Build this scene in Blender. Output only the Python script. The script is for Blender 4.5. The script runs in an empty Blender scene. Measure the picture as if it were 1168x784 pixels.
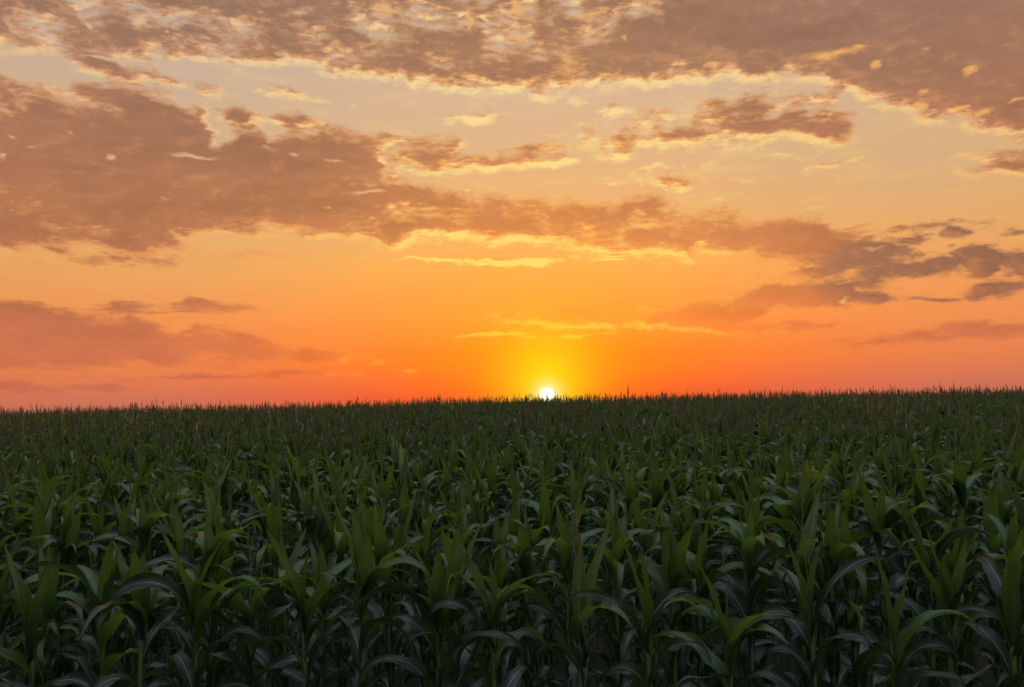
import bpy, math, random
import numpy as np
from mathutils import Vector, Matrix

scene = bpy.context.scene
COL = scene.collection
R = math.radians

# ------------------------------------------------------------------ camera
FPX = 908.0                       # focal length in pixels of the 1168 px wide photograph
EYE = 2.72
PITCH, ROLL = R(3.92), R(1.2)
cam = bpy.data.cameras.new("camera")
cam.sensor_width = 36.0
cam.lens = 36.0 * FPX / 1168.0
cam.clip_start, cam.clip_end = 0.05, 20000
cam_ob = bpy.data.objects.new("camera", cam)
COL.objects.link(cam_ob)
fwd = Vector((0, math.cos(PITCH), math.sin(PITCH)))
right = (Matrix.Rotation(ROLL, 3, fwd) @ Vector((1, 0, 0))).normalized()
up = right.cross(fwd).normalized()
cm = Matrix((right, up, -fwd)).transposed().to_4x4()
cm.translation = Vector((0, 0, EYE))
cam_ob.matrix_world = cm
scene.camera = cam_ob


def look(px, py):
    """unit direction seen at a pixel of the photograph"""
    return (fwd + right * ((px - 584) / FPX) - up * ((py - 392) / FPX)).normalized()


def sky_st(px, py):
    """azimuth and elevation of that direction, in units of 1/FPX radian"""
    d = look(px, py)
    return FPX * math.atan2(d.x, d.y), FPX * math.asin(d.z)


SUN_DIR = look(624, 450.5)
SUN_AZ = math.atan2(SUN_DIR.x, SUN_DIR.y)

# ------------------------------------------------------------------ world: dusk sky with cloud layers
world = bpy.data.worlds.new("World")
scene.world = world
world.use_nodes = True
WT = world.node_tree
WT.nodes.clear()
WN, WL = WT.nodes, WT.links


def lin(r, g, b):
    def f(c):
        c /= 255.0
        return c / 12.92 if c <= 0.04045 else ((c + 0.055) / 1.055) ** 2.4
    return (f(r), f(g), f(b), 1.0)


def setin(sock, v):
    if isinstance(v, bpy.types.NodeSocket):
        WL.new(v, sock)
    else:
        sock.default_value = v


def M(op, a, b=None, c=None, clamp=False):
    n = WN.new("ShaderNodeMath")
    n.operation = op
    n.use_clamp = clamp
    setin(n.inputs[0], a)
    if b is not None:
        setin(n.inputs[1], b)
    if c is not None:
        setin(n.inputs[2], c)
    return n.outputs[0]


def V(op, a, b=None, s=None):
    n = WN.new("ShaderNodeVectorMath")
    n.operation = op
    setin(n.inputs[0], a)
    if b is not None:
        setin(n.inputs[1], b)
    if s is not None:
        setin(n.inputs["Scale"], s)
    return n.outputs["Value"] if op in ("DOT_PRODUCT", "LENGTH") else n.outputs["Vector"]


def smooth(v, lo, hi):
    n = WN.new("ShaderNodeMapRange")
    n.interpolation_type = "SMOOTHSTEP"
    setin(n.inputs["Value"], v)
    n.inputs["From Min"].default_value = lo
    n.inputs["From Max"].default_value = hi
    return n.outputs["Result"]


def remap(v, a, b, c, d):
    n = WN.new("ShaderNodeMapRange")
    setin(n.inputs["Value"], v)
    for k, x in zip(("From Min", "From Max", "To Min", "To Max"), (a, b, c, d)):
        n.inputs[k].default_value = x
    return n.outputs["Result"]


def mixc(f, a, b, mode="MIX"):
    n = WN.new("ShaderNodeMix")
    n.data_type = "RGBA"
    n.blend_type = mode
    n.clamp_factor = True
    setin(n.inputs["Factor"], f)
    setin(n.inputs["A"], a)
    setin(n.inputs["B"], b)
    return n.outputs["Result"]


def ramp(v, stops):
    n = WN.new("ShaderNodeValToRGB")
    cr = n.color_ramp
    cr.interpolation = "EASE"
    cr.interpolation = "LINEAR"
    while len(cr.elements) < len(stops):
        cr.elements.new(0.5)
    for e, (p, c) in zip(cr.elements, stops):
        e.position = p
        e.color = c
    setin(n.inputs[0], v)
    return n.outputs[0]


def noise(vec, scale, detail=6.0, rough=0.55, dist=0.0, out="Fac"):
    n = WN.new("ShaderNodeTexNoise")
    n.inputs["Scale"].default_value = scale
    n.inputs["Detail"].default_value = detail
    n.inputs["Roughness"].default_value = rough
    n.inputs["Distortion"].default_value = dist
    setin(n.inputs["Vector"], vec)
    return n.outputs[out]


def sep(v):
    n = WN.new("ShaderNodeSeparateXYZ")
    setin(n.inputs[0], v)
    return n.outputs


def comb(x, y, z):
    n = WN.new("ShaderNodeCombineXYZ")
    for i, q in enumerate((x, y, z)):
        setin(n.inputs[i], q)
    return n.outputs[0]


S0, S1, T0, T1 = -640.0, 640.0, -60.0, 560.0


def curve(s01, pts):
    """edge of a cloud bank: elevation as a function of azimuth; pts are photo pixels"""
    n = WN.new("ShaderNodeFloatCurve")
    n.inputs["Factor"].default_value = 1.0
    c = n.mapping.curves[0]
    st = sorted(sky_st(*p) for p in pts)
    st = [(S0, st[0][1])] + st + [(S1, st[-1][1])]
    pt = [((s - S0) / (S1 - S0), (t - T0) / (T1 - T0)) for s, t in st]
    c.points[0].location = pt[0]
    c.points[1].location = pt[-1]
    for p in pt[1:-1]:
        c.points.new(*p)
    for p in c.points:
        p.handle_type = "VECTOR"
    n.mapping.use_clip = False
    n.mapping.update()
    WL.new(s01, n.inputs["Value"])
    return M("MULTIPLY_ADD", n.outputs[0], T1 - T0, T0)


# banks: (upper edge or None, lower edge) traced as photo pixels
BANKS = [
    (None, [(0, 58), (60, 62), (150, 72), (230, 76), (320, 82), (400, 86), (430, 96), (500, 98), (560, 106),
            (610, 112), (655, 108), (700, 98), (740, 92), (830, 92), (900, 94), (960, 104), (1000, 124),
            (1030, 134), (1080, 138), (1168, 156)]),
    ([(0, 84), (60, 96), (150, 102), (190, 108), (225, 128), (243, 150), (262, 138), (300, 146), (325, 160),
      (350, 156), (400, 161), (430, 176), (445, 205), (500, 222), (600, 227), (740, 228), (765, 238), (850, 246),
      (900, 253), (960, 264), (1000, 272), (1050, 285), (1080, 330)],
     [(0, 286), (100, 288), (150, 293), (190, 290), (215, 276), (300, 270), (380, 276), (450, 282), (520, 274),
      (600, 278), (650, 284), (700, 291), (760, 292), (800, 288), (850, 296), (920, 304), (980, 300), (1050, 296), (1080, 250)]),
    ([(0, 344), (50, 352), (120, 360), (180, 368), (250, 382), (330, 394), (400, 404), (450, 420), (480, 440)],
     [(0, 420), (120, 418), (250, 414), (350, 411), (420, 408), (450, 405), (480, 400)]),
]
# separate clouds: x, y, half width, half height, tilt (photo pixels), noise gain kept in the sum
PUFFS = [
    (560, 187, 95, 11, -3), (470, 165, 60, 10, 0), (640, 186, 34, 6, 0), (280, 134, 28, 13, 0), (345, 143, 30, 9, 8), (385, 166, 60, 16, 4), (470, 176, 60, 14, 4),
    (530, 137, 36, 4, 0), (620, 170, 30, 5, 0), (700, 183, 28, 5, 0), (760, 187, 20, 4, 0), (772, 208, 24, 6, 5),
    (782, 152, 34, 13, 0), (838, 126, 66, 15, 4), (860, 148, 50, 19, 8), (905, 138, 34, 16, 0), (928, 152, 50, 16, 8),
    (950, 132, 34, 8, -6), (945, 186, 24, 5, -4), (905, 112, 70, 8, 5), (700, 128, 14, 6, 0), (742, 166, 16, 5, 0),
    (150, 84, 70, 10, 4), (330, 108, 30, 4, 0), (1140, 176, 40, 9, 6), (1160, 190, 40, 8, 6), (1160, 264, 14, 5, 0),
    (1085, 265, 9, 6, -15), (1088, 279, 6, 4, 0), (1112, 297, 34, 19, -4), (1040, 307, 100, 11, -3), (1160, 302, 26, 12, 5), (960, 304, 90, 9, -2),
    (925, 338, 92, 14, 1), (895, 333, 60, 10, -4), (985, 339, 44, 9, 4), (1118, 333, 16, 8, 0), (1145, 330, 30, 7, -6),
    (1165, 300, 16, 8, 10), (1060, 341, 30, 3, 4), (1040, 276, 22, 7, 0), (1020, 262, 52, 4, 0), (985, 256, 28, 2, 0),
    (220, 349, 56, 5, 1), (190, 355, 30, 3, 0), (265, 352, 34, 3, 0), (215, 345, 36, 3, 0), (225, 375, 32, 3, 0),
    (20, 352, 26, 5, 5), (800, 362, 88, 14, -2), (870, 372, 70, 8, 3), (640, 364, 74, 13, 2), (740, 370, 50, 8, 0),
    (1090, 381, 110, 6, -1), (1150, 376, 40, 6, -2), (905, 376, 50, 3, 0), (70, 400, 160, 16, 2), (150, 296, 44, 5, 0),
    (270, 292, 40, 3, 0), (600, 298, 50, 2.5, 0), (520, 296, 60, 1.5, 0), (700, 296, 16, 1.5, 0),
    (560, 382, 50, 2, -2), (650, 383, 40, 2, 0), (610, 356, 26, 2, 0), (250, 430, 160, 3, 0),
    (60, 443, 120, 5, 1),
]
# gaps the bright sky or lit vapour shows through
GAPS = [
    (648, 76, 9, 16, 35), (722, 42, 5, 4, 0), (672, 14, 17, 4, -15), (955, 60, 28, 4, 0), (979, 55, 7, 3, 0),
    (1055, 104, 9, 4, 0), (1056, 120, 9, 4, 0), (1108, 82, 11, 4, -8), (1132, 125, 14, 5, 0), (1100, 122, 12, 3, 0),
    (1163, 112, 10, 4, 0), (1060, 60, 7, 2.5, 0), (1000, 75, 7, 4, 0), (815, 74, 9, 3, 0), (588, 8, 10, 9, 50),
    (530, 22, 3, 16, 12), (588, 42, 12, 6, 20), (432, 10, 14, 9, 20), (160, 26, 6, 12, 10), (205, 10, 16, 4, 0),
    (270, 27, 16, 5, 20), (98, 30, 7, 8, -40), (12, 28, 12, 5, 30), (345, 14, 24, 5, -20), (120, 68, 50, 3, 0),
    (12, 70, 18, 14, 0), (250, 92, 60, 5, 0), (46, 169, 13, 3, 0), (80, 153, 7, 3, 0), (6, 181, 8, 4, 0),
    (10, 156, 9, 3, 0), (136, 178, 7, 4, 0), (215, 180, 22, 2.5, 0), (238, 160, 7, 8, 0), (333, 175, 8, 3, 0),
    (310, 168, 12, 4, 20), (385, 184, 8, 3, 0), (182, 226, 9, 3, 0), (365, 234, 8, 3, 10), (500, 210, 44, 5, 0),
    (430, 219, 20, 2.5, 0), (738, 256, 34, 2.5, 3), (765, 284, 14, 6, 0), (700, 276, 14, 5, 0), (965, 340, 7, 4, 10),
    (503, 266, 9, 5, 40), (550, 264, 26, 2, 0), (1000, 285, 20, 3, 0),
]


def ellipse(pv, x, y, rx, ry, rot, gain=1.0, k=None):
    s, t = sky_st(x, y)
    sx = abs(sky_st(x + 20, y)[0] - sky_st(x - 20, y)[0]) / 40
    sy = abs(sky_st(x, y - 20)[1] - sky_st(x, y + 20)[1]) / 40
    rx, ry = rx * sx, ry * sy
    if rot == 0:
        n = WN.new("ShaderNodeVectorMath")
        n.operation = "MULTIPLY_ADD"
        WL.new(pv, n.inputs[0])
        n.inputs[1].default_value = (1 / rx, 1 / ry, 0)
        n.inputs[2].default_value = (-s / rx, -t / ry, 0)
        v = n.outputs[0]
    else:
        ca, sa = math.cos(R(-rot)), math.sin(R(-rot))
        a_ = V("DOT_PRODUCT", pv, (ca / rx, sa / rx, 0))
        b_ = V("DOT_PRODUCT", pv, (-sa / ry, ca / ry, 0))
        v = V("ADD", comb(a_, b_, 0.0), (-(s * ca + t * sa) / rx, -(-s * sa + t * ca) / ry, 0))
    k = k or max(ry, 5.0) * 1.7
    return M("MULTIPLY_ADD", V("LENGTH", v), -k * gain, k * gain)          # signed "depth" in px


def cloud_depth(dvec, warp=None, det=9.0):
    x, y, z = sep(dvec)
    az = M("MULTIPLY", M("ARCTAN2", x, y), FPX)
    el = M("MULTIPLY", M("ARCSINE", z), FPX)
    flat = comb(x, y, M("MULTIPLY", z, 2.4))
    # wind-torn outline: displace the layout itself
    if warp is None:
        warp = V("SUBTRACT", noise(flat, 13.0, 4.0, 0.6, 0.0, "Color"), (0.5, 0.5, 0.5))
        warp = V("MULTIPLY", warp, (70.0, 26.0, 0.0))
    w = warp
    pv = V("ADD", comb(az, el, 0.0), w)
    px, py, _ = sep(pv)
    s01 = M("DIVIDE", M("SUBTRACT", px, S0), S1 - S0)
    d = None
    for upper, lower in BANKS:
        lo = M("SUBTRACT", py, curve(s01, lower))
        if upper is not None:
            hi = M("SUBTRACT", curve(s01, upper), py)
            lo = M("MINIMUM", lo, hi)
        d = lo if d is None else M("MAXIMUM", d, lo)
    # the running depth rides in z, so the shader compiler keeps the chain short-lived
    st = comb(px, py, d)
    for p in PUFFS:
        st = V("MAXIMUM", st, comb(-1e6, -1e6, ellipse(st, *p)))
    # how solid the cloud is: broken cells at the upper left, closed banks elsewhere
    solid = M("MAXIMUM", ellipse(pv, 230, 205, 330, 100, 0, k=40.0), ellipse(pv, 1010, 40, 470, 150, 0, k=60.0))
    solid = M("MINIMUM", M("MAXIMUM", solid, M("MULTIPLY_ADD", py, -0.05, 20.0)), 24.0)
    solid = M("MAXIMUM", solid, 8.5)
    st = V("MINIMUM", st, comb(1e6, 1e6, solid))
    d = sep(st)[2]
    n1 = noise(flat, 17.0, det, 0.58, 0.3)
    n2 = noise(comb(x, y, M("MULTIPLY", z, 4.5)), 60.0, 6.0, 0.6, 0.0)
    n3 = noise(comb(x, y, M("MULTIPLY", z, 1.7)), 40.0, 3.0, 0.5, 0.5)
    nn = M("ADD", M("MULTIPLY", M("SUBTRACT", n1, 0.5), 52.0), M("MULTIPLY", M("SUBTRACT", n2, 0.5), 16.0))
    nn = M("ADD", nn, M("MULTIPLY", M("SUBTRACT", n3, 0.5), M("MULTIPLY_ADD", el, 0.06, 6.0)))
    # between the clouds: a floor under the depth lets scattered cloudlets condense on the high deck
    band = M("MULTIPLY", smooth(el, 130, 200), 27.0)
    cells = M("MULTIPLY", smooth(ellipse(pv, 800, 150, 270, 62, 0, k=30.0), -6, 20), 9.0)
    d = M("MAXIMUM", d, M("ADD", M("ADD", band, cells), -38.0))
    return M("ADD", d, nn), az, el, (warp, pv, nn)


AMBIENT = 5.0
tc = WN.new("ShaderNodeTexCoord")
DIR = V("NORMALIZE", tc.outputs["Generated"])
sunv = tuple(SUN_DIR)
toward = V("NORMALIZE", V("SUBTRACT", sunv, DIR))
dep, az, el, (warp, PV, NN) = cloud_depth(DIR)
dep_s, _, _, _ = cloud_depth(V("ADD", DIR, V("SCALE", toward, s=0.009)), warp, 6.0)

dx, dy, dz = sep(DIR)
# angular distances from the sun (px units); the glow is wider than it is tall
s_az = SUN_AZ * FPX
s_el = math.asin(SUN_DIR.z) * FPX
daz = M("SUBTRACT", az, s_az)
dell = M("SUBTRACT", el, s_el)
rsun = M("MULTIPLY", M("ARCCOSINE", V("DOT_PRODUCT", DIR, sunv)), FPX)


def elr(stops):
    return ramp(remap(el, -20.0, 580.0, 0.0, 1.0), [((t + 20.0) / 600.0, lin(*c)) for t, c in stops])


sun_col = elr([(-20, (252, 84, 30)), (6, (252, 88, 30)), (50, (252, 110, 30)), (95, (255, 144, 46)),
               (150, (255, 170, 70)), (200, (240, 174, 100)), (260, (230, 180, 126)), (340, (222, 184, 146)),
               (440, (204, 178, 154)), (580, (150, 142, 146))])
far_col = elr([(-20, (204, 116, 96)), (6, (214, 120, 92)), (40, (236, 130, 80)), (90, (244, 146, 82)),
               (150, (238, 168, 94)), (210, (222, 174, 120)), (290, (214, 176, 138)), (380, (202, 180, 160)),
               (460, (186, 176, 166)), (580, (130, 128, 138))])
back_col = elr([(-20, (26, 28, 30)), (40, (32, 36, 38)), (120, (44, 50, 54)), (300, (74, 84, 92)),
                (580, (112, 128, 140))])
near = M("SUBTRACT", 1.0, smooth(M("ABSOLUTE", daz), 30, 480))
clear = mixc(near, far_col, sun_col)
behind = smooth(M("ABSOLUTE", az), 700, 1900)
clear = mixc(behind, clear, back_col)
zen = smooth(dz, 0.45, 0.85)
clear = mixc(zen, clear, lin(114, 132, 130))

cl_near = elr([(-20, (250, 96, 36)), (70, (246, 116, 40)), (110, (238, 130, 58)), (170, (214, 126, 66)),
               (240, (186, 116, 68)), (330, (170, 118, 82)), (440, (156, 114, 86)), (580, (120, 104, 104))])
cl_far = elr([(-20, (200, 108, 88)), (50, (206, 110, 80)), (90, (192, 104, 74)), (140, (178, 104, 68)),
              (210, (172, 108, 70)), (290, (166, 110, 80)), (380, (156, 114, 90)), (460, (148, 110, 90)),
              (580, (106, 98, 106))])
cloud = mixc(near, cl_far, cl_near)
cl_plain = mixc(behind, cloud, lin(84, 86, 104))
cl_plain = mixc(zen, cl_plain, lin(96, 100, 118))
# the small heaps on the right are nearer and greyer
grey = smooth(ellipse(comb(az, el, 0.0), 1100, 302, 200, 56, 0), -10, 22)
cloud = mixc(M("MULTIPLY", grey, 0.72), cloud, lin(134, 90, 76))
# soft inner modelling of the banks
inner = remap(noise(comb(dx, dy, M("MULTIPLY", dz, 3.2)), 9.0, 7.0, 0.6), 0.3, 0.7, 0.86, 1.14)
cloud = V("MULTIPLY", cloud, comb(inner, inner, inner))
rim_col = mixc(near, elr([(-20, (250, 140, 70)), (120, (250, 180, 90)), (260, (248, 200, 128)), (400, (240, 200, 150)), (580, (190, 170, 160))]),
               elr([(-20, (255, 214, 40)), (110, (255, 226, 90)), (200, (255, 222, 120)), (330, (255, 222, 150)), (580, (230, 200, 160))]))
rim_mid = mixc(near, elr([(-20, (236, 120, 70)), (120, (228, 140, 80)), (300, (226, 158, 104)), (580, (160, 130, 120))]),
               elr([(-20, (255, 150, 30)), (150, (250, 168, 70)), (300, (236, 164, 92)), (580, (190, 150, 120))]))

alpha = smooth(dep, -6.0, 8.0)
thin = M("SUBTRACT", 1.0, smooth(dep_s, -6.0, 9.0))
veil = M("MULTIPLY", M("SUBTRACT", 1.0, smooth(dep, 2.0, 16.0)), 0.28)
# bright linings only where the sun reaches the edge: near it, and on the high deck
lit = M("MAXIMUM", M("SUBTRACT", 1.0, smooth(M("ABSOLUTE", daz), 130, 330)), smooth(el, 120, 210))
lit = M("MULTIPLY", lit, remap(smooth(el, 110, 160), 0.0, 1.0, 0.66, 1.0))
lit = M("MULTIPLY", M("MULTIPLY_ADD", lit, 0.84, 0.16), M("MULTIPLY_ADD", grey, -0.8, 1.0))
rim = M("MULTIPLY", M("MAXIMUM", thin, veil), lit, clamp=True)
# relief: the sides of the billows that face the low sun catch its light
slope = M("SUBTRACT", dep, dep_s)
relief = M("MULTIPLY", smooth(slope, 0.0, 16.0), 0.34)
shade = remap(slope, -16.0, 0.0, 0.90, 1.0)
cloud = V("MULTIPLY", cloud, comb(shade, shade, shade))
cloud = mixc(relief, cloud, rim_mid)
body = mixc(smooth(rim, 0.0, 0.5), cloud, rim_mid)
body = mixc(smooth(rim, 0.42, 1.0), body, rim_col)
# thin places in the banks where lit vapour glows through
st = comb(*sep(PV)[:2], -60.0)
for g in GAPS:
    st = V("MAXIMUM", st, comb(-1e6, -1e6, ellipse(st, g[0], g[1], g[2], g[3], g[4], 1.0, 16.0)))
lumi = smooth(M("MULTIPLY_ADD", NN, -1.1, sep(st)[2]), -6.0, 20.0)
lumi_col = mixc(smooth(az, -330, 0), lin(236, 194, 146), lin(252, 182, 98))
body = mixc(M("MULTIPLY", lumi, 0.88), body, lumi_col)
# faint streaks of cirrus in the clear air
ci = smooth(noise(comb(dx, dy, M("MULTIPLY", dz, 5.0)), 9.0, 8.0, 0.65, 0.5), 0.47, 0.72)
clear = mixc(M("MULTIPLY", ci, 0.30), clear, mixc(smooth(el, 120, 220), mixc(0.5, cloud, clear), rim_col))
skyc = mixc(alpha, clear, body)

# glow round the sun, through the low air
glow_r = V("LENGTH", comb(daz, M("MULTIPLY", dell, 0.78), 0.0))
g1 = M("POWER", 0.5, M("POWER", M("DIVIDE", glow_r, 36.0), 1.7))
g2 = M("POWER", 0.5, M("POWER", M("DIVIDE", glow_r, 68.0), 1.5))
skyc = mixc(M("MULTIPLY", g2, 0.62), skyc, lin(255, 158, 8))
skyc = mixc(M("MULTIPLY", g1, 1.0), skyc, lin(255, 224, 24))
halo = M("POWER", 0.5, M("POWER", M("DIVIDE", rsun, 11.5), 2.2))
skyc = mixc(halo, skyc, (1.1, 1.0, 0.45, 1.0))
disc = M("SUBTRACT", 1.0, smooth(rsun, 6.5, 9.2))
skyc = mixc(disc, skyc, (2.2, 2.1, 1.7, 1.0))
# outside the photographed part of the sky: plainer altocumulus (cheap to shade)
outside = M("MAXIMUM", smooth(M("ABSOLUTE", az), 570, 640), smooth(el, 455, 520))
nb = noise(comb(dx, dy, M("MULTIPLY", dz, 1.3)), 5.0, 5.0, 0.6)
plain = mixc(smooth(nb, 0.46, 0.56), clear, cl_plain)
lift = remap(smooth(dz, 0.55, 0.92), 0.0, 1.0, 1.0, AMBIENT)
plain = V("SCALE", plain, s=lift)
plain = mixc(smooth(dz, -0.10, -0.02), (0.02, 0.018, 0.015, 1.0), plain)

nish = WN.new("ShaderNodeTexSky")
nish.sky_type = "NISHITA"
nish.sun_disc = False
nish.sun_elevation = R(1.0)
nish.sun_rotation = SUN_AZ
nish.air_density, nish.dust_density = 1.2, 2.0
SKY_STRENGTH = 0.1
NISH = 0.3


def background(c, k):
    tot = V("ADD", V("SCALE", c, s=k / SKY_STRENGTH), V("SCALE", nish.outputs[0], s=NISH))
    b = WN.new("ShaderNodeBackground")
    b.inputs["Strength"].default_value = SKY_STRENGTH
    WL.new(tot, b.inputs["Color"])
    return b.outputs[0]


mx = WN.new("ShaderNodeMixShader")
WL.new(outside, mx.inputs[0])
WL.new(background(skyc, 0.90), mx.inputs[1])
WL.new(background(plain, 0.96), mx.inputs[2])
below = WN.new("ShaderNodeMixShader")
dark = WN.new("ShaderNodeBackground")
dark.inputs["Color"].default_value = (0.02, 0.018, 0.015, 1.0)
WL.new(smooth(dz, -0.06, -0.03), below.inputs[0])
WL.new(dark.outputs[0], below.inputs[1])
WL.new(mx.outputs[0], below.inputs[2])
wo = WN.new("ShaderNodeOutputWorld")
WL.new(below.outputs[0], wo.inputs["Surface"])
world.cycles.sampling_method = "MANUAL"
world.cycles.sample_map_resolution = 1024

# ------------------------------------------------------------------ sun
sun = bpy.data.lights.new("sun", "SUN")
sun.energy = 2.0
sun.angle = R(0.6)
sun.color = (1.0, 0.50, 0.20)
sun_ob = bpy.data.objects.new("sun", sun)
COL.objects.link(sun_ob)
sd = Vector((math.sin(SUN_AZ) * math.cos(R(1.0)), math.cos(SUN_AZ) * math.cos(R(1.0)), math.sin(R(1.0))))
sun_ob.rotation_euler = sd.to_track_quat("Z", "Y").to_euler()
sun_ob.location = sd * 50 + Vector((0, 0, 30))

vs = scene.view_settings
scene.display_settings.display_device = "sRGB"
vs.view_transform, vs.look, vs.exposure, vs.gamma, vs.use_curve_mapping = "Standard", "None", 0.0, 1.0, False
scene.cycles.use_denoising = True
scene.cycles.sample_clamp_indirect = 1.0
scene.cycles.sample_clamp_direct = 1.6
scene.cycles.max_bounces = 8
scene.cycles.transparent_max_bounces = 4
scene.cycles.diffuse_bounces = 3
scene.cycles.transmission_bounces = 4
#GEO
# ------------------------------------------------------------------ materials
def new_mat(name):
    m = bpy.data.materials.new(name)
    m.use_nodes = True
    nt = m.node_tree
    nt.nodes.clear()
    return m, nt


def nd(nt, typ, **kw):
    n = nt.nodes.new(typ)
    for k, v in kw.items():
        if k in n.inputs:
            if isinstance(v, bpy.types.NodeSocket):
                nt.links.new(v, n.inputs[k])
            else:
                n.inputs[k].default_value = v
        else:
            setattr(n, k, v)
    return n


def mth(nt, op, a, b=0.0, c=0.0, clamp=False):
    n = nt.nodes.new("ShaderNodeMath")
    n.operation = op
    n.use_clamp = clamp
    for i, v in enumerate((a, b, c)):
        if isinstance(v, bpy.types.NodeSocket):
            nt.links.new(v, n.inputs[i])
        else:
            n.inputs[i].default_value = v
    return n.outputs[0]


def mixrgb(nt, f, a, b):
    n = nt.nodes.new("ShaderNodeMix")
    n.data_type = "RGBA"
    for k, v in (("Factor", f), ("A", a), ("B", b)):
        if isinstance(v, bpy.types.NodeSocket):
            nt.links.new(v, n.inputs[k])
        else:
            n.inputs[k].default_value = v
    return n.outputs["Result"]


def leaf_material(name, dark, light, trans, rib):
    m, nt = new_mat(name)
    uv = nd(nt, "ShaderNodeUVMap")
    sx = nd(nt, "ShaderNodeSeparateXYZ", Vector=uv.outputs[0])
    u, v = sx.outputs[0], sx.outputs[1]
    oi = nd(nt, "ShaderNodeObjectInfo")
    tco = nd(nt, "ShaderNodeTexCoord")
    n1 = nd(nt, "ShaderNodeTexNoise", Vector=tco.outputs["Object"], Scale=9.0, Detail=5.0)
    # fine lengthwise veins
    vv = nd(nt, "ShaderNodeCombineXYZ", X=mth(nt, "MULTIPLY", u, 46.0), Y=mth(nt, "MULTIPLY", v, 2.5), Z=oi.outputs["Random"])
    n2 = nd(nt, "ShaderNodeTexNoise", Vector=vv.outputs[0], Scale=1.0, Detail=2.0)
    f = mth(nt, "MULTIPLY_ADD", n1.outputs["Fac"], 1.2, -0.35)
    f = mth(nt, "ADD", f, mth(nt, "MULTIPLY_ADD", n2.outputs["Fac"], 0.7, -0.35))
    f = mth(nt, "ADD", f, mth(nt, "MULTIPLY_ADD", oi.outputs["Random"], 0.5, -0.25), 0.0, True)
    c = mixrgb(nt, f, dark, light)
    # midrib: pale stripe, thinner towards the tip
    off = mth(nt, "ABSOLUTE", mth(nt, "SUBTRACT", u, 0.5))
    wd = mth(nt, "MULTIPLY_ADD", v, -0.034, 0.05)
    ribf = mth(nt, "SUBTRACT", 1.0, mth(nt, "DIVIDE", off, wd), 0.0, True)
    ribf = mth(nt, "MULTIPLY", mth(nt, "MULTIPLY", ribf, 2.0, 0.0, True), 0.8)
    c = mixrgb(nt, ribf, c, rib)
    # dry, browned tips on some leaves
    tip = mth(nt, "MULTIPLY_ADD", v, 9.0, -8.9)
    tip = mth(nt, "ADD", tip, mth(nt, "MULTIPLY_ADD", n1.outputs["Fac"], 1.6, -0.9), 0.0, True)
    c = mixrgb(nt, tip, c, (0.11, 0.085, 0.04, 1))
    bump = nd(nt, "ShaderNodeBump", Strength=0.6, Distance=0.002, Height=n2.outputs["Fac"])
    p = nd(nt, "ShaderNodeBsdfPrincipled", Roughness=mth(nt, "MULTIPLY_ADD", n1.outputs["Fac"], 0.26, 0.24),
           Normal=bump.outputs[0])
    nt.links.new(c, p.inputs["Base Color"])
    p.inputs["Specular IOR Level"].default_value = 0.8
    t = nd(nt, "ShaderNodeBsdfTranslucent", Normal=bump.outputs[0])
    nt.links.new(mixrgb(nt, ribf, trans, (0.14, 0.17, 0.05, 1)), t.inputs["Color"])
    mx = nd(nt, "ShaderNodeMixShader", Fac=0.36)
    nt.links.new(p.outputs[0], mx.inputs[1])
    nt.links.new(t.outputs[0], mx.inputs[2])
    o = nd(nt, "ShaderNodeOutputMaterial")
    nt.links.new(mx.outputs[0], o.inputs["Surface"])
    return m


def plain_material(name, c1, c2, scale=20.0, rough=0.6, bump=0.3, aniso=(1, 1, 1)):
    m, nt = new_mat(name)
    tco = nd(nt, "ShaderNodeTexCoord")
    mp = nd(nt, "ShaderNodeMapping", Vector=tco.outputs["Object"], Scale=aniso)
    n1 = nd(nt, "ShaderNodeTexNoise", Vector=mp.outputs[0], Scale=scale, Detail=8.0)
    f = mth(nt, "MULTIPLY_ADD", n1.outputs["Fac"], 2.0, -0.5, True)
    b = nd(nt, "ShaderNodeBump", Strength=bump, Distance=0.01, Height=n1.outputs["Fac"])
    p = nd(nt, "ShaderNodeBsdfPrincipled", Roughness=rough, Normal=b.outputs[0])
    nt.links.new(mixrgb(nt, f, c1, c2), p.inputs["Base Color"])
    o = nd(nt, "ShaderNodeOutputMaterial")
    nt.links.new(p.outputs[0], o.inputs["Surface"])
    return m


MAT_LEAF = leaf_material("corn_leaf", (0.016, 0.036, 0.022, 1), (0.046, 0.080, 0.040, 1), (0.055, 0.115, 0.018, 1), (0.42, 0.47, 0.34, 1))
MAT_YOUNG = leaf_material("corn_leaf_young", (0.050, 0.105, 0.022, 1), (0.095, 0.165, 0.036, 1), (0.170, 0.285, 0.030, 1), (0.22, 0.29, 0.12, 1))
MAT_STALK = plain_material("corn_stalk", (0.10, 0.17, 0.045, 1), (0.17, 0.23, 0.07, 1), 14.0, 0.45, 0.15, (6, 6, 0.6))
MAT_TASSEL = plain_material("corn_tassel", (0.12, 0.13, 0.05, 1), (0.24, 0.20, 0.09, 1), 60.0, 0.8, 0.5)
MAT_SOIL = plain_material("soil", (0.022, 0.017, 0.012, 1), (0.050, 0.038, 0.026, 1), 3.0, 0.95, 0.8)

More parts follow.
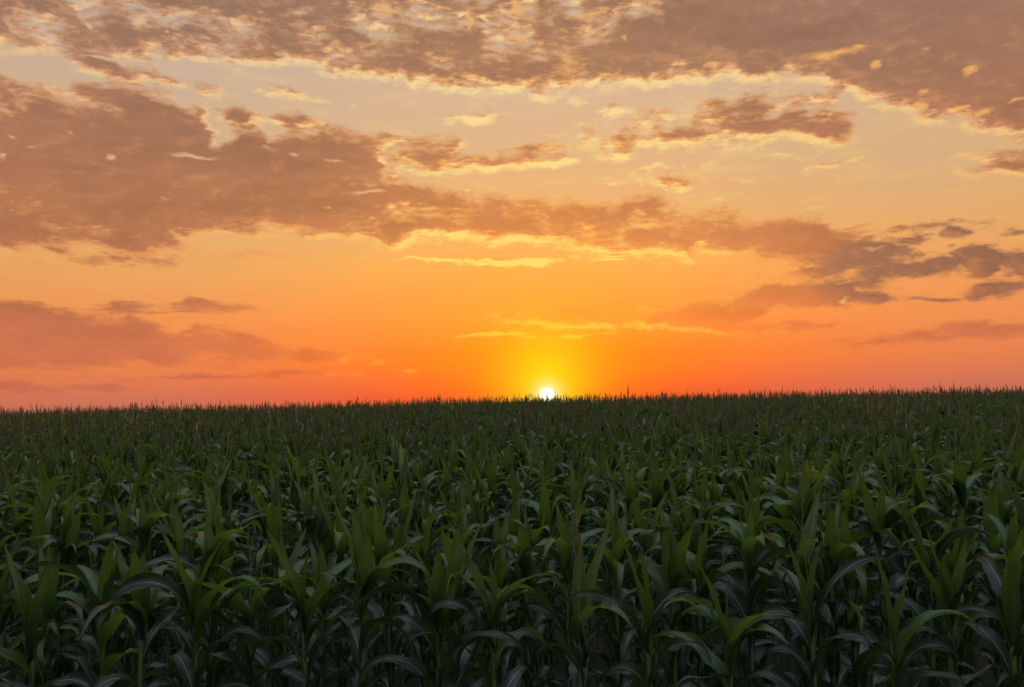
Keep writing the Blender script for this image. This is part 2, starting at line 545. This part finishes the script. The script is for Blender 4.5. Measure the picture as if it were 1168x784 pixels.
# ------------------------------------------------------------------ corn geometry
class MB:
    def __init__(self):
        self.v, self.f, self.uv, self.mi, self.n = [], [], [], [], 0

    def grid(self, P, UV, mi=0):
        a, b = P.shape[:2]
        base = self.n
        self.v.append(P.reshape(-1, 3))
        idx = np.arange(a * b).reshape(a, b) + base
        q = np.stack([idx[:-1, :-1], idx[:-1, 1:], idx[1:, 1:], idx[1:, :-1]], -1).reshape(-1, 4)
        uq = np.stack([UV[:-1, :-1], UV[:-1, 1:], UV[1:, 1:], UV[1:, :-1]], 2).reshape(-1, 2)
        self.f.append(q)
        self.uv.append(uq)
        self.mi.append(np.full(len(q), mi))
        self.n += a * b

    def mesh(self, name, mats):
        v, f, uv, mi = (np.concatenate(x) for x in (self.v, self.f, self.uv, self.mi))
        me = bpy.data.meshes.new(name)
        me.from_pydata(v.tolist(), [], f.tolist())
        ul = me.uv_layers.new(name="UVMap")
        ul.data.foreach_set("uv", uv.astype(np.float32).ravel())
        for m in mats:
            me.materials.append(m)
        me.polygons.foreach_set("material_index", mi.astype(np.int32))
        me.polygons.foreach_set("use_smooth", np.ones(len(f), bool))
        me.update()
        return me


def leaf_grid(L, W, th0, droop, rs, n=18, m=6, power=1.6, fold=0.5, wave=0.012, twist=0.0, sway=0.0, clasp=0.25):
    """a maize blade leaving the stalk at the origin along +X and upwards"""
    s = np.linspace(0, 1, n)
    th = th0 - droop * s ** power + 0.05 * np.sin(s * rs.uniform(5, 9) + rs.uniform(0, 6))
    th -= rs.uniform(0.0, 0.9) * np.clip((s - 0.6) / 0.4, 0, 1) ** 1.5 * (droop > 0.8) * (rs.rand() < 0.6)
    yaw = sway * s ** 1.5
    ds = L / (n - 1)
    T = np.stack([np.cos(th) * np.cos(yaw), np.cos(th) * np.sin(yaw), np.sin(th)], 1)
    C = np.concatenate([[[0, 0, 0]], np.cumsum(T[:-1] * ds, 0)], 0)
    side = np.stack([-np.sin(yaw), np.cos(yaw), 0 * yaw], 1)
    nor = np.cross(T, side)
    nor /= np.linalg.norm(nor, axis=1)[:, None]
    tw = twist * s ** 1.3 + 0.08 * np.sin(s * 7 + rs.uniform(0, 6))
    sd = side * np.cos(tw)[:, None] + nor * np.sin(tw)[:, None]
    nn = -side * np.sin(tw)[:, None] + nor * np.cos(tw)[:, None]
    w = W * np.minimum(1, clasp + (1 - clasp) * (s / (0.42 if droop < 0.9 else 0.3)) ** 0.9) * np.clip(1 - s ** 2.6, 0, 1) ** 0.9 * (1 - 0.25 * s)
    w[-1] = W * 0.01
    t = np.linspace(-1, 1, m + 1)
    fl = fold * (1 - s) ** 0.8 + 0.10
    ph1, ph2 = rs.uniform(0, 6, 2)
    fr = rs.uniform(14, 22)
    edge = wave * 1.25 * np.sin(np.clip(s * 1.1, 0, 1) * np.pi)
    P = np.zeros((n, m + 1, 3))
    for j, tj in enumerate(t):
        a = abs(tj)
        lift = fl * a * w * 0.5 * 0.9 - 0.05 * W * np.sin(a * np.pi)
        ruffle = edge * a ** 2 * np.sin(fr * s + (ph1 if tj > 0 else ph2))
        lat = tj * w * 0.5 / np.sqrt(1 + fl ** 2 * 0.6)
        # near the base the blade wraps the stalk
        P[:, j] = C + sd * lat[:, None] + nn * (lift + ruffle)[:, None]
    UV = np.zeros((n, m + 1, 2))
    UV[..., 0] = (t + 1) / 2
    UV[..., 1] = s[:, None]
    return P, UV


def rotz(P, a, off=(0, 0, 0)):
    c, s = math.cos(a), math.sin(a)
    Q = P.copy()
    Q[..., 0] = P[..., 0] * c - P[..., 1] * s + off[0]
    Q[..., 1] = P[..., 0] * s + P[..., 1] * c + off[1]
    Q[..., 2] = P[..., 2] + off[2]
    return Q


def tube(mb, pts, rad, k=8, mi=0):
    pts, rad = np.array(pts, float), np.array(rad, float)
    a = np.linspace(0, 2 * math.pi, k + 1)
    T = np.gradient(pts, axis=0)
    T /= np.linalg.norm(T, axis=1)[:, None]
    ref = np.array([1.0, 0, 0]) if abs(T[:, 0]).mean() < 0.8 else np.array([0, 1.0, 0])
    A = np.cross(T, ref)
    A /= np.linalg.norm(A, axis=1)[:, None]
    B = np.cross(T, A)
    P = pts[:, None] + rad[:, None, None] * (np.cos(a)[None, :, None] * A[:, None] + np.sin(a)[None, :, None] * B[:, None])
    UV = np.stack(np.meshgrid(np.linspace(0, 1, k + 1), np.linspace(0, 1, len(pts))), -1)
    mb.grid(P, UV, mi)


def plan_plant(seed, H, facing=None, tassel=False, lower=0.55, whorl=None, fine=True):
    """what a plant is made of: stalk rings, leaves (offset, azimuth, kind, params), tassel"""
    rs = np.random.RandomState(seed)
    top = H - rs.uniform(0.40, 0.48)
    lean = rs.uniform(-0.03, 0.03, 2)
    az0 = rs.uniform(0, 2 * math.pi) if facing is None else facing + rs.normal(0, 0.45)

    def at(z):
        q = (z / top) ** 1.6
        return np.array([lean[0] * q, lean[1] * q, z])
    leaves = []
    nw = rs.randint(3, 6) if whorl is None else whorl
    for i in range(nw):
        z = top - 0.07 + 0.05 * i + rs.uniform(-0.015, 0.015)
        reach = H - z
        L = reach * rs.uniform(0.88, 1.06) * (1.0 if i else 1.1)
        bend = rs.uniform(0.05, 0.5) if rs.rand() < 0.52 else rs.uniform(1.4, 2.7)
        if i == nw - 1:
            bend, L = rs.uniform(0.0, 0.15), reach
        th0 = R(rs.uniform(72, 84) + 2.0 * i)
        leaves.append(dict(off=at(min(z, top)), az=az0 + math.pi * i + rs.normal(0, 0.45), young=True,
                           L=L * (0.95 if bend > 0.9 else 1), W=rs.uniform(0.072, 0.118) * (0.85 if i == nw - 1 else 1), th0=th0, droop=bend,
                           power=rs.uniform(1.2, 1.8) if bend > 0.9 else rs.uniform(1.4, 2.6), fold=rs.uniform(0.5, 1.0), wave=0.005,
                           twist=rs.uniform(-0.7, 0.7), sway=rs.uniform(-0.3, 0.3), clasp=0.22, seed=rs.randint(1 << 30)))
    z = top - rs.uniform(0.0, 0.05)
    i = nw
    while z > lower:
        d = (top - z) / max(top, 1)
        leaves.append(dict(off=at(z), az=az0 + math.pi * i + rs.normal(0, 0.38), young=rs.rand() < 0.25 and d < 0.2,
                           L=rs.uniform(0.34, 0.58), W=rs.uniform(0.062, 0.096),
                           th0=R(rs.uniform(72, 87) - 4 * d), droop=rs.uniform(2.0, 3.2),
                           power=rs.uniform(0.9, 2.0), fold=rs.uniform(0.25, 0.7), wave=rs.uniform(0.006, 0.016),
                           twist=rs.uniform(-1.9, 1.9), sway=rs.uniform(-0.9, 0.9), clasp=0.3, seed=rs.randint(1 << 30)))
        z -= rs.uniform(0.062, 0.105)
        i += 1
    return dict(at=at, top=top, H=H, leaves=leaves, tassel=tassel, rs=rs)


def stalk_mb(mb, pl, mi, k=8, fine=True):
    zs, rr = [], []
    top = pl["top"]
    nodes = [l["off"][2] for l in pl["leaves"]]
    zs = list(np.linspace(0, top, 26 if fine else 5))
    for z in zs:
        r = 0.0125 - 0.0045 * z / top
        if fine:
            zz = min((abs(z - q) for q in nodes), default=1)
            r += 0.0022 * math.exp(-(zz / 0.02) ** 2)
        rr.append(r)
    zs.append(top + 0.14)
    rr.append(0.003)
    tube(mb, [pl["at"](z) for z in zs], rr, k, mi)


def tassel_mb(mb, pl, mi, fine=True):
    rs = pl["rs"]
    base = pl["at"](pl["top"])
    h = pl["H"] - pl["top"] + (rs.uniform(0.02, 0.10) if fine else rs.uniform(0.10, 0.32))
    s = np.linspace(0, 1, 9 if fine else 4)
    b = rs.uniform(-0.03, 0.03, 2)
    spine = base + np.stack([b[0] * s ** 2, b[1] * s ** 2, h * s], 1)
    fat = 1.0 if fine else 2.6      # the far ones stand for the whole bundle of branchlets
    tube(mb, spine, fat * 0.0042 * (1 - 0.75 * s) + 0.0012 * np.sin(s * 40) ** 2, 5 if fine else 3, mi)
    for q in range(rs.randint(3, 8)):
        a = rs.uniform(0, 6.28)
        L = rs.uniform(0.09, 0.17)
        o = base + np.array([0, 0, h * rs.uniform(0.55, 0.78)])
        sp = rs.uniform(0.15, 0.45)
        arm = o + np.stack([np.cos(a) * sp * L * s ** 1.2, np.sin(a) * sp * L * s ** 1.2, L * s * (1 - 0.15 * s)], 1)
        tube(mb, arm, fat * 0.0028 * (1 - 0.7 * s), 4 if fine else 3, mi)


def leaf_args(l, n, m):
    return leaf_grid(l["L"], l["W"], l["th0"], l["droop"], np.random.RandomState(l["seed"]), n, m, l["power"],
                     l["fold"], l["wave"], l["twist"], l["sway"], l["clasp"])


def make_plant(pl):
    """Empty at the foot of the plant > stalk, leaf ..., tassel"""
    root = bpy.data.objects.new("corn_plant", None)
    root.empty_display_size = 0.1
    COL.objects.link(root)
    mb = MB()
    stalk_mb(mb, pl, 0)
    kids = [("stalk", mb.mesh("stalk", [MAT_STALK]), (0, 0, 0), 0.0)]
    for l in pl["leaves"]:
        mb = MB()
        mb.grid(*leaf_args(l, 20, 6))
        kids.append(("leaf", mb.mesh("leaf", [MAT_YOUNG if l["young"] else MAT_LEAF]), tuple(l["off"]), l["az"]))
    if pl["tassel"]:
        mb = MB()
        tassel_mb(mb, pl, 0)
        kids.append(("tassel", mb.mesh("tassel", [MAT_TASSEL]), (0, 0, 0), 0.0))
    for nm, me, loc, rz in kids:
        o = bpy.data.objects.new(nm, me)
        o.location = loc
        o.rotation_euler = (0, 0, rz)
        o.parent = root
        COL.objects.link(o)
    return root


def copy_plant(src, kids):
    r = src.copy()
    COL.objects.link(r)
    for ch in kids:
        c = ch.copy()
        c.parent = r
        COL.objects.link(c)
    return r


# ------------------------------------------------------------------ ground
CREST = 46.0


def ground_z(x, y):
    t = min(max((y - 4.0) / (CREST - 4.0), 0.0), 1.0)
    z = 0.20 * t * t * (3 - 2 * t)
    z += 0.05 * math.sin(x * 0.11 + 0.8) * t + 0.03 * math.sin(x * 0.31 + y * 0.05) * t
    if y > CREST:
        q = y - CREST
        z -= 0.0011 * q * q if q < 20 else 0.44 + 0.044 * (q - 20)
    return z


def axis(fine, step, far):
    a = list(np.arange(0, fine, step))
    d = step
    while a[-1] < far:
        d *= 1.25
        a.append(a[-1] + d)
    return a


ax = axis(45, 1.5, 700)
xs = [-v for v in ax[:0:-1]] + ax
ay = axis(80, 1.0, 700)
ys = [-v for v in axis(8, 2, 700)[:0:-1]] + ay
P = np.array([[(x, y, ground_z(x, y)) for x in xs] for y in ys])
UV = P[..., :2] * 0.1
mb = MB()
mb.grid(P, UV)
g = bpy.data.objects.new("ground", mb.mesh("ground", [MAT_SOIL]))
COL.objects.link(g)
g["kind"] = "structure"
g["label"] = "bare dark soil of the field under the corn"

# ------------------------------------------------------------------ where every plant stands
rnd = random.Random(11)
inv = cm.inverted()


def project(x, y, z):
    p = inv @ Vector((x, y, z))
    if p.z > -0.2:
        return None
    return 584 + FPX * p.x / -p.z, 392 - FPX * p.y / -p.z


ROW0, ROW = 3.35, 0.76
# front row, read off the photograph: pixel column of the stalk, pixel row of the top, distance, tassel, look
FRONT = [
    (43, 628, 3.40, 0, "one pointed upright leaf over drooping leaves"),
    (115, 612, 3.60, 0, "thin, between two broader plants"),
    (154, 600, 3.30, 0, "two broad upright leaves in a V"),
    (230, 600, 3.35, 0, "broad upright leaves over a pale stalk"),
    (292, 606, 3.65, 1, "narrow, set back from its neighbours"),
    (351, 594, 3.40, 0, "arching leaves over a pale stalk"),
    (412, 566, 3.30, 0, "tall with a long upright leaf"),
    (490, 590, 3.30, 0, "tight upright leaves over a bare stalk"),
    (559, 596, 3.35, 0, "several narrow upright leaves in a bundle"),
    (658, 600, 3.30, 1, "dark broad upright leaves above a straight stalk"),
    (739, 612, 3.25, 0, "one broad pointed leaf facing the camera"),
    (823, 630, 3.30, 0, "shorter than its neighbours"),
    (924, 614, 3.40, 1, "pointed upright leaves and hanging lower leaves"),
    (1014, 622, 3.30, 0, "long leaf sweeping to the side"),
    (1068, 594, 3.45, 0, "very broad upright leaf"),
    (1150, 590, 3.20, 0, "two broad upright leaves spread in a wide V"),
]
UNITS = "zeroth first second third fourth fifth sixth seventh eighth ninth".split()
TEENS = ("tenth eleventh twelfth thirteenth fourteenth fifteenth sixteenth seventeenth eighteenth nineteenth").split()
TENS = "twenty thirty forty fifty sixty seventy eighty ninety".split()


def ordinal(n):
    if n < 10:
        return UNITS[n]
    if n < 20:
        return TEENS[n - 10]
    t, u = divmod(n, 10)
    return TENS[t - 2] + "-" + UNITS[u] if u else TENS[t - 2][:-1] + "ieth"


def tag(o, label, group):
    o["label"] = label
    o["category"] = "corn plant"
    o["group"] = group


GROUP = "corn plants of the near rows"
front_x = []
for i, (px, ty, dist, tas, look_txt) in enumerate(FRONT):
    # walk the pixel ray to the plant's distance
    d = look(px, ty)
    k = dist / d.y
    x, z = d.x * k, EYE + d.z * k
    gz = ground_z(x, dist)
    pl = plan_plant(100 + i * 7, z - gz, facing=rnd.uniform(-0.9, 0.9) + (0.0 if i % 2 else math.pi), tassel=bool(tas), lower=0.7)
    r = make_plant(pl)
    r.location = (x, dist, gz)
    front_x.append(x)
    tag(r, "front-row corn plant, %s from the left, %s" % (ordinal(i + 1), look_txt), GROUP)

# further rows: variants are built once, then copied with their parts
spots = []
for row in range(1, 76):
    y0 = ROW0 + ROW * row
    if y0 > CREST + 13:
        break
    half = 0.70 * y0 + 3.5
    x = -half + rnd.uniform(0, 0.2)
    while x < half:
        spots.append((row, x, y0 + rnd.gauss(0, 0.06 + 0.002 * row)))
        x += max(0.09, rnd.gauss(0.20, 0.045))
extra = []                        # front row continues outside the frame
for sgn in (-1, 1):
    x = (min(front_x) if sgn < 0 else max(front_x)) + sgn * 0.25
    while abs(x) < 7:
        extra.append((0, x, ROW0 + rnd.gauss(0, 0.06)))
        x += sgn * rnd.uniform(0.2, 0.3)

vis, rest = [], []
for s in spots:
    a = project(s[1], s[2], ground_z(s[1], s[2]) + 2.0)
    if a and -6 < a[0] < 1174 and len(vis) < 300 - len(FRONT):
        vis.append(s)
    else:
        rest.append(s)
rest += extra

N_VAR = 14
variants = []
for i in range(N_VAR):
    pl = plan_plant(900 + 13 * i, 2.19 + rnd.uniform(-0.05, 0.05), tassel=(i % 3 == 0), lower=0.75)
    variants.append(pl)
protos, used = [], []
by_row = {}
for s in vis:
    by_row.setdefault(s[0], []).append(s)
last_row = max(by_row)
for row in sorted(by_row):
    for j, (rw, x, y) in enumerate(sorted(by_row[row], key=lambda q: q[1] / q[2])):
        i = rnd.randrange(N_VAR)
        while len(protos) <= i and i >= len(protos):
            protos.append(None)
        if protos[i] is None:
            r = make_plant(variants[i])
            protos[i] = (r, list(r.children))
        else:
            r = copy_plant(*protos[i])
        r.location = (x, y, ground_z(x, y))
        sc = rnd.gauss(1.0, 0.028)
        r.scale = (sc * rnd.uniform(0.92, 1.08),) * 2 + (sc,)
        r.rotation_euler = (rnd.gauss(0, 0.02), rnd.gauss(0, 0.02), rnd.uniform(0, 6.283))
        tag(r, "green corn plant, %s from the left in the %s row from the front" % (ordinal(j + 1), ordinal(row + 1)), GROUP)

# ------------------------------------------------------------------ the rest of the field: one mass of corn
src = bpy.data.collections.new("corn_sources")
for i in range(12):
    pl = plan_plant(5000 + 31 * i, 2.19 + rnd.uniform(-0.06, 0.06), tassel=(i % 4 != 1), lower=1.0)
    mb = MB()
    stalk_mb(mb, pl, 2, 5, False)
    for l in pl["leaves"]:
        P_, UV_ = leaf_args(l, 10, 4)
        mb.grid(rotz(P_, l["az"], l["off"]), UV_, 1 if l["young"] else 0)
    if pl["tassel"]:
        tassel_mb(mb, pl, 3, False)
    o = bpy.data.objects.new("corn_source", mb.mesh("corn_source", [MAT_LEAF, MAT_YOUNG, MAT_STALK, MAT_TASSEL]))
    src.objects.link(o)

me = bpy.data.meshes.new("corn_field")
me.from_pydata([(x, y, ground_z(x, y)) for _, x, y in rest], [], [])
NP = len(rest)
for nm, typ, vals in (
    ("idx", "INT", [rnd.randrange(12) for _ in rest]),
    ("rz", "FLOAT", [rnd.uniform(0, 6.283) for _ in rest]),
    ("tilt", "FLOAT", [rnd.gauss(0, 0.03) for _ in rest]),
    ("size", "FLOAT", [rnd.gauss(1.0, 0.034 if s[2] < 16 else 0.055) for s in rest]),
):
    at = me.attributes.new(nm, typ, "POINT")
    at.data.foreach_set("value", np.array(vals, np.int32 if typ == "INT" else np.float32))
field = bpy.data.objects.new("corn_field", me)
COL.objects.link(field)
field["kind"] = "stuff"
field["label"] = "dense mass of green corn filling the field to the horizon"
field["category"] = "cornfield"
ng = bpy.data.node_groups.new("plant_field", "GeometryNodeTree")
ng.interface.new_socket("Geometry", in_out="INPUT", socket_type="NodeSocketGeometry")
ng.interface.new_socket("Geometry", in_out="OUTPUT", socket_type="NodeSocketGeometry")
gi, go = ng.nodes.new("NodeGroupInput"), ng.nodes.new("NodeGroupOutput")
ci = ng.nodes.new("GeometryNodeCollectionInfo")
ci.inputs["Collection"].default_value = src
ci.inputs["Separate Children"].default_value = True
ci.inputs["Reset Children"].default_value = True
iop = ng.nodes.new("GeometryNodeInstanceOnPoints")


def attr(name, typ):
    n = ng.nodes.new("GeometryNodeInputNamedAttribute")
    n.data_type = typ
    n.inputs["Name"].default_value = name
    return n.outputs["Attribute"]


rc = ng.nodes.new("ShaderNodeCombineXYZ")
ng.links.new(attr("tilt", "FLOAT"), rc.inputs[0])
ng.links.new(attr("rz", "FLOAT"), rc.inputs[2])
ng.links.new(gi.outputs[0], iop.inputs["Points"])
ng.links.new(ci.outputs[0], iop.inputs["Instance"])
iop.inputs["Pick Instance"].default_value = True
ng.links.new(attr("idx", "INT"), iop.inputs["Instance Index"])
ng.links.new(rc.outputs[0], iop.inputs["Rotation"])
ng.links.new(attr("size", "FLOAT"), iop.inputs["Scale"])
ng.links.new(iop.outputs[0], go.inputs[0])
md = field.modifiers.new("plants", "NODES")
md.node_group = ng
print("plants", len(FRONT) + len(vis), "rows", last_row, "mass", NP)
